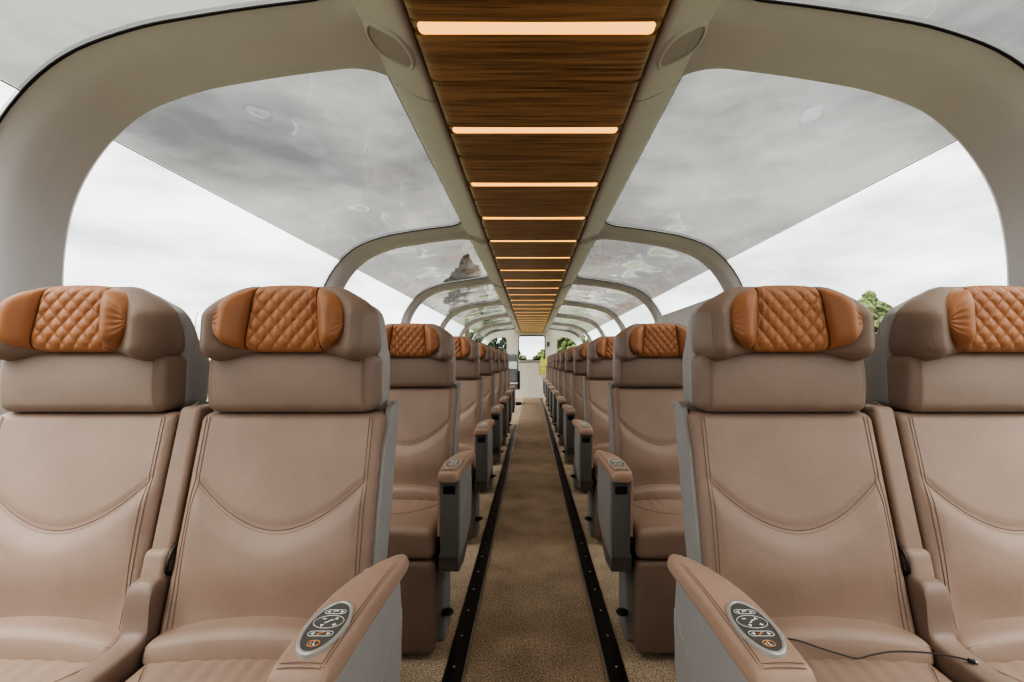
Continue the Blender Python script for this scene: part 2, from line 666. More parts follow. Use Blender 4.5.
for k in range(6):
    for s, nm in ((-1, 'left'), (1, 'right')):
        if sp0 is None:
            sp0 = make_speaker(); o = sp0
        else:
            o = copy_tree(sp0)
        o.location = (s * .452, 1.415 + ARCH * k, CAMZ + .984)
        o.rotation_euler = (0, s * -.46, 0)
        o.scale = (.95, 1.6, 1)
        tag(o, 'oval grey speaker beside wood ceiling on %s side of the %s arch' % (nm, ORD[k]), 'speaker', 'speakers on the roof arches')

# ------------------------------------------------------------------ seats
CX = .614          # centre of aisle seat from the centre line
CW = 1.130         # centre of window seat
Y0 = .95
def lean(z):
    return .985 + (z - .5) * .28 - Y0
def hl(z):
    return 1.120 + (z - 1.25) * .10 - Y0
def bl(z):
    return 1.121 + (z - 1.03) * .03 - Y0
def lx(a):
    return CX - a
HW = .2255
def taper(x, z):
    return x * (1 + .012 * ss(.85, .52, z))
def zsmile(x):
    return .7543 + .116 * min(1.15, (abs(x) / .205)) ** 1.9
def back_g(x, z):
    g = .010 * (1 - min(1, (x / .24) ** 2))                     # hollow centre
    d = zsmile(x) - z
    edge = 1 - ss(.18, .222, abs(x))
    g -= edge * .0145 * ss(0, .05, d) * (1 - ss(.07, .26, d))
    g += edge * .0045 * (1 - ss(0, .022, abs(d)))
    g += .012 * ss(.70, .56, z) * edge
    return g
def band_y(x):
    return .004 * (1 - (x / .24) ** 2)
def head_g(x):
    a = abs(x)
    return -.058 * ss(.07, .19, a) + .006
def ellip(x):
    return 1

def make_seat(sg, aisle, name):
    root = empty(name)
    def fin(pname, bm, mat, parent=root, **kw):
        if sg < 0:
            for v in bm.verts:
                v.co.x = -v.co.x
        return obj(pname, bm, mat, parent, **kw)
    # backrest leather
    bm = bmesh.new()
    def fb(x, y, z):
        w = ss(.06, .0, y)
        zr = .7543
        if .529 < z < 1.001:
            zs = min(.97, zsmile(x))
            z2 = lerp(.529, zs, (z - .529) / (zr - .529)) if z <= zr else lerp(zs, 1.001, (z - zr) / (1.001 - zr))
            z = lerp(z, z2, w)
        return (taper(x, z), y + lean(z) + back_g(x, z) * w, z)
    rbox(bm, (0, .055, .765), (HW, .055, .258), .022, (48, 2, 44), 3, fb)
    back = fin('backrest', bm, M['taupe'])
    # seams on the backrest
    bm = bmesh.new()
    def bp(x, z, d=.0003):
        return (taper(x, z), lean(z) + back_g(x, z) - d, z)
    tube(bm, [bp(x, zsmile(x), .0006) for x in [-.198 + .396 * i / 40 for i in range(41)]], .0014, 5)
    tube(bm, [bp(x, zsmile(x) - .0075, .0006) for x in [-.197 + .394 * i / 40 for i in range(41)]], .0008, 4)
    for q in (-1, 1):
        for off in (.198, .206):
            tube(bm, [bp(q * off, .52 + .495 * i / 60, .0004) for i in range(61)], .0009, 4)
    fin('seam_stitching', bm, M['stitch'], back)
    # lumbar roll
    bm = bmesh.new()
    def fr(x, y, z):
        t = (z - .47) / .09
        zt = .505 + t * (.074 - .028 * (x / .22) ** 2)
        return (x, y + lean(.5) - .022 + .016 * t * t, zt)
    rbox(bm, (0, .04, .515), (HW + .003, .05, .045), .022, (16, 2, 3), 4, fr)
    roll = fin('lumbar_roll', bm, M['taupe'])
    bm = bmesh.new()
    tube(bm, [(x, lean(.5) - .0275 + .0085, .505 + .83 * (.074 - .028 * (x / .22) ** 2)) for x in [-.222 + .444 * i / 30 for i in range(31)]], .0008, 4)
    fin('seam_stitching', bm, M['stitch'], roll)
    # band under the headrest
    bm = bmesh.new()
    def fbd(x, y, z):
        w = ss(.06, -.03, y)
        bulge = -.010 * math.cos(max(-1, min(1, (z - 1.10) / .085)) * PI / 2)
        top = .008 * ss(.10, .20, abs(x)) * ss(1.10, 1.17, z)
        return (x * (1.015 - .03 * w), y + bl(z) + w * (band_y(x) + bulge) - .002, z - top)
    rbox(bm, (0, .048, 1.103), (.205, .048, .079), .026, (20, 2, 8), 4, fbd)
    band = fin('neck_cushion', bm, M['taupe_dark'])
    for q in (-1, 1):
        for off in (.190,):
            bm = bmesh.new(); tube(bm, [(q * off, bl(z) + band_y(off) - .010 * math.cos((z - 1.10) / .085 * PI / 2) - .0025, z) for z in [1.045 + .11 * i / 12 for i in range(13)]], .0009, 4)
            fin('seam_stitching', bm, M['stitch'], band)
    # winged headrest
    bm = bmesh.new()
    def fh(x, y, z):
        w = ss(.075, -.02, y)
        a = abs(x)
        zz = z - .042 * ss(.10, .21, a) * ss(1.23, 1.335, z) - .016 * ss(.08, .19, a) * (1 - ss(1.17, 1.29, z)) + .006 * (1 - ss(1.17, 1.25, z))
        wing = head_g(x) * w * (1 - .40 * ss(1.27, 1.34, z))
        xin = x * (1 - .05 * w * ss(.12, .20, a)) * (1 - .02 * ss(1.22, 1.15, z))
        y2 = y + ss(.0, .09, y) * lerp(.030, -.018, ss(1.17, 1.32, z))
        return (xin, y2 + hl(zz) + wing, zz)
    rbox(bm, (0, .042, 1.251), (.211, .044, .091), .040, (26, 3, 8), 5, fh)
    head = fin('headrest', bm, M['taupe_dark'])
    for q in (-1, 1):
        bm = bmesh.new(); pts = []
        for i in range(17):
            z = 1.185 + .115 * i / 16
            pts.append(fh(q * .203, .008, z))
        tube(bm, [(p[0] + q * .0035, p[1] - .004, p[2]) for p in pts], .0009, 4)
        fin('seam_stitching', bm, M['stitch'], head)
    # pillow: quilted centre and plain caps
    PH = .156
    def zh(x):
        return .084 * (max(0., 1 - (abs(x) / PH) ** 3.4)) ** .5
    PZ = 1.258
    def qb(v):
        return .083 - .009 * v
    def psurf(x, z):
        return hl(z) + head_g(x) * (1 - .40 * ss(1.27, 1.34, z)) - .004
    def pad(bm, a, b, nu, nv, fn):
        rows = []
        for j in range(nv + 1):
            v = -1 + 2 * j / nv
            row = []
            for i in range(nu + 1):
                u = i / nu
                x = a(v) + (b(v) - a(v)) * u
                z = PZ + v * zh(x) - .010 * (x / PH) ** 2
                y = fn(x, z, u, v)
                row.append(bm.verts.new((x, y, z)))
            rows.append(row)
        for p, q in zip(rows, rows[1:]):
            for i in range(nu):
                bm.faces.new((p[i], p[i + 1], q[i + 1], q[i]))
    def prof_v(v):
        return max(0., 1 - abs(v) ** 5) ** .5
    def qf(x, z, u, v):
        a = x / .034 + z / .042
        b = x / .034 - z / .042
        q = (abs(math.sin(PI * a)) * abs(math.sin(PI * b))) ** .42
        e = min(1, 14 * min(u, 1 - u))
        return psurf(x, z) + .010 - prof_v(v) * (.030 + .009 * q * e) 
    bm = bmesh.new()
    pad(bm, lambda v: -qb(v), lambda v: qb(v), 84, 64, qf)
    pil = fin('quilted_pillow', bm, M['tan'], sharp=3)
    for q in (-1, 1):
        bm = bmesh.new()
        def cf(x, z, u, v):
            t = u                            # 0 at seam, 1 at the outer rim
            rim = max(0., 1 - t ** 4) ** .5
            puck = 1 - .16 * ss(.55, .95, t) * (.5 + .5 * math.cos(v * 21))
            seam = .72 + .28 * ss(0, .10, t)
            return psurf(x, z) + .010 - prof_v(v) * rim * puck * seam * (.036 + .022 * math.sin(min(1, t * 1.2) * PI))
        pad(bm, (lambda v: -qb(v)) if q < 0 else (lambda v: qb(v)), (lambda v: -PH * .999) if q < 0 else (lambda v: PH * .999), 22, 40, cf)
        fin('side_panel', bm, M['tan'], pil, sharp=3)
        bm = bmesh.new()
        pts = []
        for j in range(25):
            v = -.97 + 1.94 * j / 24
            x = q * qb(v)
            z = PZ + v * zh(x) - .010 * (x / PH) ** 2
            pts.append((x, psurf(x, z) + .010 - prof_v(v) * .031, z))
        tube(bm, pts, .0016, 5)
        fin('piping', bm, M['stitch_tan'], pil)
    # grey shells
    bm = bmesh.new()
    def fs(x, y, z):
        return (x * (1 - .12 * ss(.09, .16, y)), y + lean(z), z)
    rbox(bm, (0, .118, .735), (HW + .001, .045, .305), .028, (6, 2, 8), 3, fs)
    for q in (-1, 1):                       # side flanges hugging the leather
        poly = [(.030, .47), (.030, .93), (.055, 1.03), (.085, 1.045), (.125, 1.04), (.125, .47)]
        b0, b1 = q * (HW - .004), q * (HW + (.009 if (q > 0) == aisle else .001))
        loft(bm, [[(b0, y + lean(z), z) for y, z in poly], [(b1, y + lean(z), z) for y, z in poly]])
    fin('back_shell', bm, M['grey'], sharp=.6)
    bm = bmesh.new()
    def fhs(x, y, z):
        up = ss(1.12, 1.335, z)
        zz = z - .125 * ss(.06, .19, y) ** 1.2 * up - .042 * ss(.10, .21, abs(x)) * ss(1.23, 1.335, z)
        return (x * (1 - .05 * ss(.08, .19, y)), y + hl(zz) + .02 * (1 - up), zz)
    rbox(bm, (0, .120, 1.18), (.2085, .066, .156), .026, (16, 6, 10), 4, fhs)
    fin('headrest_shell', bm, M['grey'], sharp=.6)
    # seat cushion
    yf, yb = .628 - Y0, 1.04 - Y0
    bm = bmesh.new()
    def fc(x, y, z):
        w = ss(.43, .50, z)
        dz = 0
        if w > 0:
            dz += .012 * math.cos(max(-1, min(1, x / .26)) * PI / 2)
            dz += .012 * ss(-.26, .05, y)
            fold = ss(-.15, -.04, y) * ss(.09, .03, y) * (1 - ss(.15, .22, abs(x)))
            dz += .0016 * fold * math.sin(x * 2 * PI / .043 + 2.2 * math.sin(x * 17) + y * 9)
        return (x, y, z + dz * w)
    rbox(bm, (0, (yf + yb) / 2, .445), (.2265, (yb - yf) / 2, .058), .030, (44, 24, 3), 4, fc)
    cush = fin('seat_cushion', bm, M['taupe'])
    bm = bmesh.new()
    pts = []
    for i in range(33):
        t = -1 + 2 * i / 32
        x = .20 * t
        y = -.17 + .16 * abs(t) ** 2.4
        pts.append((x, y, fc(x, y, .503)[2] + .0003))
    tube(bm, pts, .0013, 4)
    tube(bm, [(p[0], p[1] + .009, p[2]) for p in pts], .0007, 4)
    fin('seam_stitching', bm, M['stitch'], cush)
    # leg rest
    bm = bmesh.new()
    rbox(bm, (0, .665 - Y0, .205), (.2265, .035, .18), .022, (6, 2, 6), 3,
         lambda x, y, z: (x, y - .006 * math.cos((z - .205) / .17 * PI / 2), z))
    fin('leg_rest', bm, M['taupe_shade'])
    # under frame
    bm = bmesh.new()
    rbox(bm, (0, .86 - Y0, .345), (.215, .20, .045), .012, (1, 1, 1), 2)
    fin('under_frame', bm, M['black'])
    bm = bmesh.new()
    rbox(bm, (lx(.415) if aisle else .12, .83 - Y0, .165), (.045, .07, .165), .012, (1, 1, 1), 2)
    ped = fin('pedestal', bm, M['grey'])
    if aisle:
        # black swivel pedal
        bm = bmesh.new()
        tube(bm, [(lx(.385), .79 - Y0, .10), (lx(.362), .755 - Y0, .115)], .007, 6)
        bmesh.ops.create_uvsphere(bm, u_segments=14, v_segments=8, radius=.025, matrix=Matrix.Translation((lx(.356), .748 - Y0, .13)) @ Matrix.Diagonal((1, 1.1, .42, 1)))
        fin('foot_pedal', bm, M['black'], ped)
        # ---------------- armrest
        body = [(.626, .712), (.70, .716), (.80, .722), (.88, .725), (.945, .722), (.962, .62), (.958, .52), (.93, .455), (.86, .425), (.75, .405), (.626, .402)]
        rings = []
        for a, sc in ((.2862, .965), (.2885, .988), (.295, 1.0), (.355, 1.0), (.360, .985)):
            rings.append([(lx(a), lerp(.80, y, sc) - Y0 if y > .64 else y - Y0, lerp(.56, z, sc)) for y, z in body])
        bm = bmesh.new()
        loft(bm, rings)
        arm = fin('armrest', bm, M['grey'], sharp=.5)
        # raised crease line on the outer side
        bm = bmesh.new()
        pl = [(.63, .505), (.75, .535), (.86, .580), (.955, .635), (.955, .60), (.93, .46), (.86, .43), (.75, .41), (.63, .408)]
        loft(bm, [[(lx(.289), y - Y0, z) for y, z in pl], [(lx(.2845), lerp(.80, y, .99) - Y0, lerp(.5, z, .985)) for y, z in pl]])
        fin('side_panel', bm, M['grey'], arm, sharp=.3)
        # lower dark chamfer
        bm = bmesh.new()
        pl = [(.636, .403), (.80, .408), (.90, .43), (.90, .36), (.80, .32), (.66, .335)]
        loft(bm, [[(lx(.296), y - Y0, z) for y, z in pl], [(lx(.372), y - Y0, z) for y, z in pl]])
        fin('lower_fairing', bm, M['grey_dark'], arm, sharp=.3)
        # front panel
        bm = bmesh.new()
        rbox(bm, (lx(.326), .622 - Y0, .556), (.035, .008, .150), .005, (1, 1, 1), 2)
        fp = fin('front_panel', bm, M['grey_dark'], arm)
        bm = bmesh.new()
        rbox(bm, (lx(.326), .6135 - Y0, .664), (.023, .0022, .015), .002, (1, 1, 1), 2)
        fin('latch', bm, M['black'], fp)
        # leather on the inner face
        bm = bmesh.new()
        rbox(bm, (lx(.366), .76 - Y0, .60), (.006, .145, .115), .005, (1, 3, 3), 2)
        fin('inner_panel', bm, M['arm_leather'], arm)
        # pad
        st = [(.596, .300, .352, .716, .018), (.598, .292, .360, .724, .028), (.604, .287, .366, .733, .036), (.615, .285, .3675, .739, .040), (.64, .284, .368, .742, .041),
              (.70, .281, .3685, .746, .042), (.745, .279, .367, .749, .042), (.79, .276, .360, .752, .042), (.83, .273, .349, .754, .041),
              (.87, .270, .334, .755, .040), (.905, .268, .318, .754, .039), (.935, .268, .305, .750, .036), (.955, .271, .297, .743, .030), (.966, .276, .290, .733, .018)]
        stp = []
        tabs = [[(r[0], r[i]) for r in st] for i in range(1, 5)]
        bm = bmesh.new()
        rings = []
        for (y, xo, xi, zt, th) in st:
            r = min(.013, (xi - xo) / 2.2, th / 2.2)
            ring = []
            for (cx, cz, a0) in ((xi - r, zt - r, 0), (xo + r, zt - r, 90), (xo + r, zt - th + r, 180), (xi - r, zt - th + r, 270)):
                for j in range(5):
                    a = math.radians(a0 + 90 * j / 4)
                    ring.append((lx(cx + r * math.cos(a)), y - Y0, cz + r * math.sin(a)))
            # crown across the top
            ring = [(p[0], p[1], p[2] + (.004 if p[2] > zt - .004 else 0) * (1 - ((CX - p[0] - (xo + xi) / 2) / ((xi - xo) / 2)) ** 2)) for p in ring]
            rings.append(ring)
        # refine stations
        fine = []
        for a, b in zip(rings, rings[1:]):
            for j in range(3):
                fine.append([tuple(lerp(p[c], q[c], j / 3) for c in range(3)) for p, q in zip(a, b)])
        fine.append(rings[-1])
        loft(bm, fine)
        pad_o = fin('arm_pad', bm, M['arm_leather'], arm, sharp=1.2)
        bm = bmesh.new()
        for dx in (.0085, .0125):
            tube(bm, [(lx(interp(tabs[0], y) + dx), y - Y0, interp(tabs[2], y) + (.0007 if dx < .01 else .0021)) for y in [.612 + .33 * i / 30 for i in range(31)]], .0008, 4)
        for dy in (.0, .006):
            tube(bm, [(lx(a), .610 + dy - Y0, interp(tabs[2], .610 + dy) + .0004 + .004 * (1 - ((a - .3262) / .0416) ** 2)) for a in [.297 + .058 * i / 12 for i in range(13)]], .0008, 4)
        fin('seam_stitching', bm, M['stitch'], pad_o)
        # control panel
        ox, oy, oz = .3245, .690 - Y0, .7498
        def T(u, v, h=0):                   # u across (towards aisle side of viewer), v away from viewer
            c, s_ = math.cos(.0), math.sin(.0)
            return (lx(ox) + u, oy + v, oz + h + .055 * v)
        def ell(rx, ry, h, n=40):
            return [T(rx * math.cos(2 * PI * i / n), ry * math.sin(2 * PI * i / n), h) for i in range(n)]
        bm = bmesh.new()
        loft(bm, [ell(.0325, .0655, -.005), ell(.0318, .065, .0015), ell(.030, .063, .003), ell(.0272, .0595, .003), ell(.0262, .058, .001)], caps=False)
        bz = fin('control_bezel', bm, M['bezel'], pad_o)
        bm = bmesh.new()
        loft(bm, [ell(.0266, .0585, .0008), ell(.0005, .0005, .0014)])
        cpn = fin('control_panel', bm, M['panel'], bz)
        # printed symbols: white and orange. mirrored geometry is turned back so the arrows read the same way
        wb, ob = bmesh.new(), bmesh.new()
        H = .0017
        mir = sg
        def fill(b, pts):
            b.faces.new([b.verts.new(T(mir * u, v, H)) for u, v in pts])
        def line(b, pts, w=.0007, loop=False):
            tube(b, [T(mir * u, v, H) for u, v in pts], w / 2 * 1.2, 4, loop=loop)
        def pill(b, w, h, cx, cy):
            line(b, [(cx + p[0], cy + p[1]) for p in stadium(w - h, h, 6)], .0008, True)
        def tri(b, cx, cy, d, sz=.0035):
            base = [(1.1, 0), (-.7, .9), (-.7, -.9)]
            c, s_ = math.cos(d), math.sin(d)
            fill(b, [(cx + sz * (x * c - y * s_), cy + sz * (x * s_ + y * c)) for x, y in base])
        def seat_icon(b, cx, cy, sz=.0045):
            line(b, [(cx - sz, cy - sz * .6), (cx - sz * .2, cy - sz * .1), (cx + sz * .2, cy + sz * .6), (cx + sz, cy + sz * .8)], .0016)
        pill(wb, .0165, .0052, 0, .033)
        tri(wb, -.0105, .033, PI); tri(wb, .0105, .033, 0)
        line(wb, [(-.0035, .031), (-.003, .035), (.004, .035)], .0014)
        line(wb, [(.0225 * math.cos(2 * PI * i / 28), .008 + .0155 * math.sin(2 * PI * i / 28)) for i in range(28)], .0008, True)
        line(wb, [(-.0125, .015), (-.0065, .015)], .0014)
        tri(wb, .009, .016, PI / 2)
        tri(wb, -.007, -.001, -PI / 2)
        line(wb, [(.008, .001), (.014, .001)], .0014); line(wb, [(.011, -.002), (.011, .004)], .0014)
        seat_icon(wb, 0, .008, .0055)
        pill(wb, .0185, .0055, 0, -.020)
        tri(wb, -.0115, -.020, PI); tri(wb, .0115, -.020, 0)
        seat_icon(ob, 0, -.020, .0045)
        line(ob, [(.0085 * math.cos(2 * PI * i / 20), -.0415 + .0065 * math.sin(2 * PI * i / 20)) for i in range(20)], .0012, True)
        line(wb, [(0, -.037), (0, -.044), (.003, -.045)], .0014); line(wb, [(-.004, -.040), (-.004, -.044)], .0012)
        fin('white_symbols', wb, M['white_mark'], cpn, smooth=False)
        fin('orange_symbols', ob, M['orange_mark'], cpn, smooth=False)
        # ---------------- folded centre armrest and console on the window side
        gx = lx((CX + CW) / 2)
        bm = bmesh.new()
        rbox(bm, (gx, .055, .873), (.0255, .045, .165), .012, (2, 2, 10), 3, lambda x, y, z: (x, y + lean(z) - .004 + .02 * ss(.95, .70, z) * 0, z))
        fa = fin('folded_armrest', bm, M['taupe'])
        bm = bmesh.new()
        rbox(bm, (gx, .040, .686), (.0285, .045, .034), .014, (2, 2, 3), 3, lambda x, y, z: (x, y + lean(z) - .004, z))
        fin('armrest_end', bm, M['taupe'], fa)
        bm = bmesh.new()
        tube(bm, smooth_path([(gx + .026, .03 + lean(.73), .73), (gx + .031, .0 + lean(.71), .71), (gx + .031, -.002 + lean(.675), .675), (gx + .027, .03 + lean(.655), .655)], 5), .0045, 6)
        fin('black_strap', bm, M['black'], fa)
        bm = bmesh.new()
        path = [(1.08, .665), (1.015, .665), (.996, .655), (.988, .63), (.983, .578), (.970, .557), (.92, .549), (.80, .545), (.67, .535), (.634, .505)]
        sp = smooth_path([(0, p[0], p[1]) for p in path], 4)
        rings = []
        for p in sp:
            ring = []
            w = .028
            bottom = .40
            for (dx, dz) in ((-w, -.02), (-w, -.008), (-w + .004, -.002), (-w + .012, 0), (0, .002), (w - .012, 0), (w - .004, -.002), (w, -.008), (w, -.02)):
                ring.append((gx + dx, p.y - Y0, p.z + dz))
            ring.append((gx + w, p.y - Y0, bottom)); ring.append((gx - w, p.y - Y0, bottom))
            rings.append(ring)
        loft(bm, rings)
        con = fin('centre_console', bm, M['taupe_dark'], sharp=.9)
    return root

ROWN = ['nearest', 'second', 'third', 'fourth', 'fifth', 'sixth', 'seventh', 'eighth', 'ninth', 'tenth', 'farthest']
for s, side, nrow in ((-1, 'left', 7), (1, 'right', 11)):
    sg = 1 if s < 0 else -1
    pa = make_seat(sg, True, 'passenger_seat')
    pw = make_seat(sg, False, 'passenger_seat')
    for k in range(nrow):
        a = pa if k == 0 else copy_tree(pa)
        a.location = (s * CX, Y0 + PITCH * k, 0)
        w = pw if k == 0 else copy_tree(pw)
        w.location = (s * CW, Y0 + PITCH * k, 0)
        rn = ROWN[k] if not (s < 0 and k == 6) else 'last'
        tag(a, 'taupe leather aisle seat with tan quilted headrest, %s row %s of the aisle' % (rn, side), 'seat', 'aisle seats %s of the aisle' % side)
        tag(w, 'taupe leather window seat with tan quilted headrest, %s row by the %s windows' % (rn, side), 'seat', 'window seats on the %s' % side)

# ------------------------------------------------------------------ charging cable on the right seat
def P(px, py, Z):
    return Vector(((px - 531.5) * Z / 455.1 - .0138, Z, CAMZ - (py - 362) * Z / 455.1))
bm = bmesh.new()
cp = [P(772, 634, .97), P(785, 638, .962), P(800, 641, .956), P(820, 648, .950), P(843, 655, .944), P(858, 658.5, .938), P(872, 655, .940), P(895, 651.5, .942), P(930, 653, .928), P(955, 657, .917), P(968, 660, .908)]
tube(bm, smooth_path(cp, 6), .0016, 6)
base = cp[5].copy()
root = empty('charging_cable', tuple(base))
bmesh.ops.translate(bm, verts=bm.verts[:], vec=-base)
tag(root, 'thin dark charging cable trailing across the nearest right aisle seat', 'cable')
obj('cord', bm, M['cable'], root)
bm = bmesh.new()
a, b = cp[-1], P(975, 662, .904)
tube(bm, [a - base, a.lerp(b, .05) - base, a.lerp(b, .95) - base, b - base], [.002, .0042, .0042, .003], 8)
plug = obj('plug', bm, M['black'], root)
bm = bmesh.new()
tube(bm, [b - base, b + (b - a) * .45 - base], .0028, 8)
obj('plug_tip', bm, M['steel'], plug)

# ------------------------------------------------------------------ end wall
def fill_holes(outer, holes, y, th=.04):
    bm = bmesh.new()
    es = []
    for loop in [outer] + holes:
        vs = [bm.verts.new((p[0], y, p[1])) for p in loop]
        for i in range(len(vs)):
            es.append(bm.edges.new((vs[i], vs[(i + 1) % len(vs)])))
    bmesh.ops.triangle_fill(bm, use_beauty=True, use_dissolve=False, edges=es, normal=(0, -1, 0))
    r = bmesh.ops.extrude_face_region(bm, geom=bm.faces[:])
    bmesh.ops.translate(bm, verts=[v for v in r['geom'] if isinstance(v, bmesh.types.BMVert)], vec=(0, th, 0))
    return bm
def rr2(x0, x1, z0, z1, r, n=6):
    out = []
    for cx, cz, a0 in ((x1 - r, z1 - r, 0), (x0 + r, z1 - r, 90), (x0 + r, z0 + r, 180), (x1 - r, z0 + r, 270)):
        for i in range(n + 1):
            a = math.radians(a0 + 90 * i / n)
            out.append((cx + r * math.cos(a), cz + r * math.sin(a)))
    return out
prof_r = [(x, z) for x, z in PROF if z > .85]
outer = [(-1.66, 0), (1.66, 0)] + [(x + .002, z + .002) for x, z in prof_r[::4]] + [(.3, 2.22), (-.3, 2.22)] + [(-x - .002, z + .002) for x, z in prof_r[::4]][::-1]
DW = .455
door_open = [(-DW, .02), (DW, .02), (DW, 2.05), (-DW, 2.05)]
def sidewin(s):
    pts = [(.80, 1.15), (1.45, 1.15), (1.50, 1.25), (1.50, 1.50), (1.44, 1.68), (1.33, 1.82), (1.18, 1.91), (1.0, 1.945), (.86, 1.94), (.80, 1.89)]
    pts = [(p.x, p.y) for p in smooth_path([(a, b, 0) for a, b in pts], 3)]
    pts = [(s * a, b) for a, b in pts]
    return pts if s > 0 else pts[::-1]
bm = fill_holes(outer, [door_open[::-1], sidewin(1), sidewin(-1)], YEND)
tag(obj('wall_back', bm, M['endwall'], smooth=False), kind='structure')
for s in (-1, 1):
    winno += 1
    root = empty('window_%d' % winno, (s * 1.15, YEND, 1.5)); tag(root, kind='structure')
    pts = sidewin(s)
    b = bmesh.new()
    b.faces.new([b.verts.new((x - s * 1.15, .02, z - 1.5)) for x, z in pts])
    obj('side_pane', b, M['glass_side'], root)
    b = bmesh.new()
    tube(b, [(x - s * 1.15, -.004, z - 1.5) for x, z in pts], .012, 6, loop=True)
    obj('window_frame', b, M['cream'], root)
door = empty('door_1', (0, YEND, 0)); tag(door, kind='structure')
W0 = (-.425, .415, 1.22, 1.985)
bm = fill_holes([(-DW + .004, .022), (DW - .004, .022), (DW - .004, 2.046), (-DW + .004, 2.046)], [rr2(W0[0], W0[1], W0[2], W0[3], .06)[::-1]], .004)
obj('door_leaf', bm, M['endwall'], door, smooth=False)
b = bmesh.new()
b.faces.new([b.verts.new((x, .02, z)) for x, z in rr2(W0[0], W0[1], W0[2], W0[3], .06)])
obj('window_pane', b, M['glass_side'], door)
b = bmesh.new()
tube(b, [(x, -.002, z) for x, z in rr2(W0[0], W0[1], W0[2], W0[3], .06)], .016, 6, loop=True)
obj('window_gasket', b, M['gasket'], door)
b = bmesh.new()
rbox(b, (0, -.01, 1.155), (.44, .014, .022), .008, (1, 1, 1), 2)
obj('door_rail', b, M['steel'], door)
b = bmesh.new()
rbox(b, (.52, YEND - .02, 1.72), (.045, .025, .075), .008, (1, 1, 1), 2)
root = obj('call_box', b, M['grey_dark'])
tag(root, 'small dark box mounted on the end wall right of the door window', 'box')

bm = bmesh.new()
vs = [bm.verts.new((x, YBACK, z)) for x, z in outer]; bm.faces.new(vs)
tag(obj('wall_front', bm, M['grey_dark'], smooth=False), kind='structure')  # unseen wall added behind the camera, dark so it cuts frontal fill light

# ------------------------------------------------------------------ things at the far end
# high-visibility vest on the end wall hook
root = empty('safety_vest', (.40, YEND - .03, 1.3))
tag(root, 'yellow high visibility vest hanging at the far end right of the door', 'vest')
bm = bmesh.new()
front = [(-.05, .0), (-.11, -.03), (-.135, -.12), (-.15, -.30), (-.165, -.52), (-.06, -.535), (.05, -.53), (.13, -.52), (.125, -.30), (.12, -.12), (.10, -.03), (.05, 0), (.02, -.06), (-.02, -.06)]
cen = (0, -.28)
loft(bm, [[(x, .012, z) for x, z in front], [(x, -.01 + .006 * math.sin(x * 60), z) for x, z in front],
          [(cen[0] + (x - cen[0]) * .85, -.035 + .008 * math.sin(x * 50), cen[1] + (z - cen[1]) * .9) for x, z in front]])
v = obj('vest_body', bm, M['vest'], root)
for z in (-.30, -.44):
    b = bmesh.new(); rbox(b, (-.015, -.026, z), (.135, .014, .022), .006, (2, 1, 1), 2)
    obj('reflective_band', b, M['bezel'], v)
b = bmesh.new(); tube(b, smooth_path([(0, .03, .03), (0, -.01, .02), (0, -.02, -.01), (0, -.005, -.03)], 4), .006, 6)
obj('hook', b, M['steel'], root)

# grey crew seat, seen from behind, left of the aisle
root = empty('crew_seat', (-.60, 12.25, 0))
tag(root, 'grey cloth crew seat with white paper on its back, far end left of aisle', 'seat')
bm = bmesh.new()
rbox(bm, (0, 0, .98), (.235, .06, .38), .055, (6, 2, 8), 4, lambda x, y, z: (x * (1 - .12 * ss(1.1, 1.36, z)), y + .05 * (z - .6), z))
obj('backrest', bm, M['grey_cloth'], root)
bm = bmesh.new(); rbox(bm, (0, .26, .47), (.235, .25, .07), .04, (4, 4, 2), 3); obj('seat_cushion', bm, M['grey_cloth'], root)
bm = bmesh.new(); rbox(bm, (0, .22, .22), (.12, .16, .22), .02, (1, 1, 1), 2); obj('pedestal', bm, M['grey_dark'], root)
bm = bmesh.new(); rbox(bm, (.245, .10, .66), (.028, .24, .25), .02, (1, 2, 2), 3); obj('armrest', bm, M['black'], root)
bm = bmesh.new(); rbox(bm, (.05, -.062, 1.06), (.15, .006, .10), .004, (2, 1, 2), 2); obj('paper_cover', bm, M['paper'], root)
bm = bmesh.new(); rbox(bm, (.24, .02, .035), (.075, .16, .035), .025, (2, 2, 1), 3); obj('foot', bm, M['black'], root)

# low shade panel at the foot of the second right window
bm = bmesh.new()
y0_, y1_ = 1.66 + ARCH + .0, 3.555 + ARCH - .03
rows = []
for i in range(9):
    sv = lerp(S_BOT, s_at_z(CAMZ + .575), i / 8)
    rows.append([Vector((prof(sv, .022)[0], y, prof(sv, .022)[1])) for y in (y0_, y1_)])
rows2 = [[Vector((prof(lerp(S_BOT, s_at_z(CAMZ + .575), i / 8), .030)[0], y, prof(lerp(S_BOT, s_at_z(CAMZ + .575), i / 8), .030)[1])) for y in (y0_, y1_)] for i in range(9)]
loft(bm, [[r[0] for r in rows] + [r[0] for r in rows2[::-1]], [r[1] for r in rows] + [r[1] for r in rows2[::-1]]])
so = obj('roller_blind', bm, M['cream'], sharp=.6)
tag(so, 'cream shade panel drawn up at the foot of the second right window', 'blind')

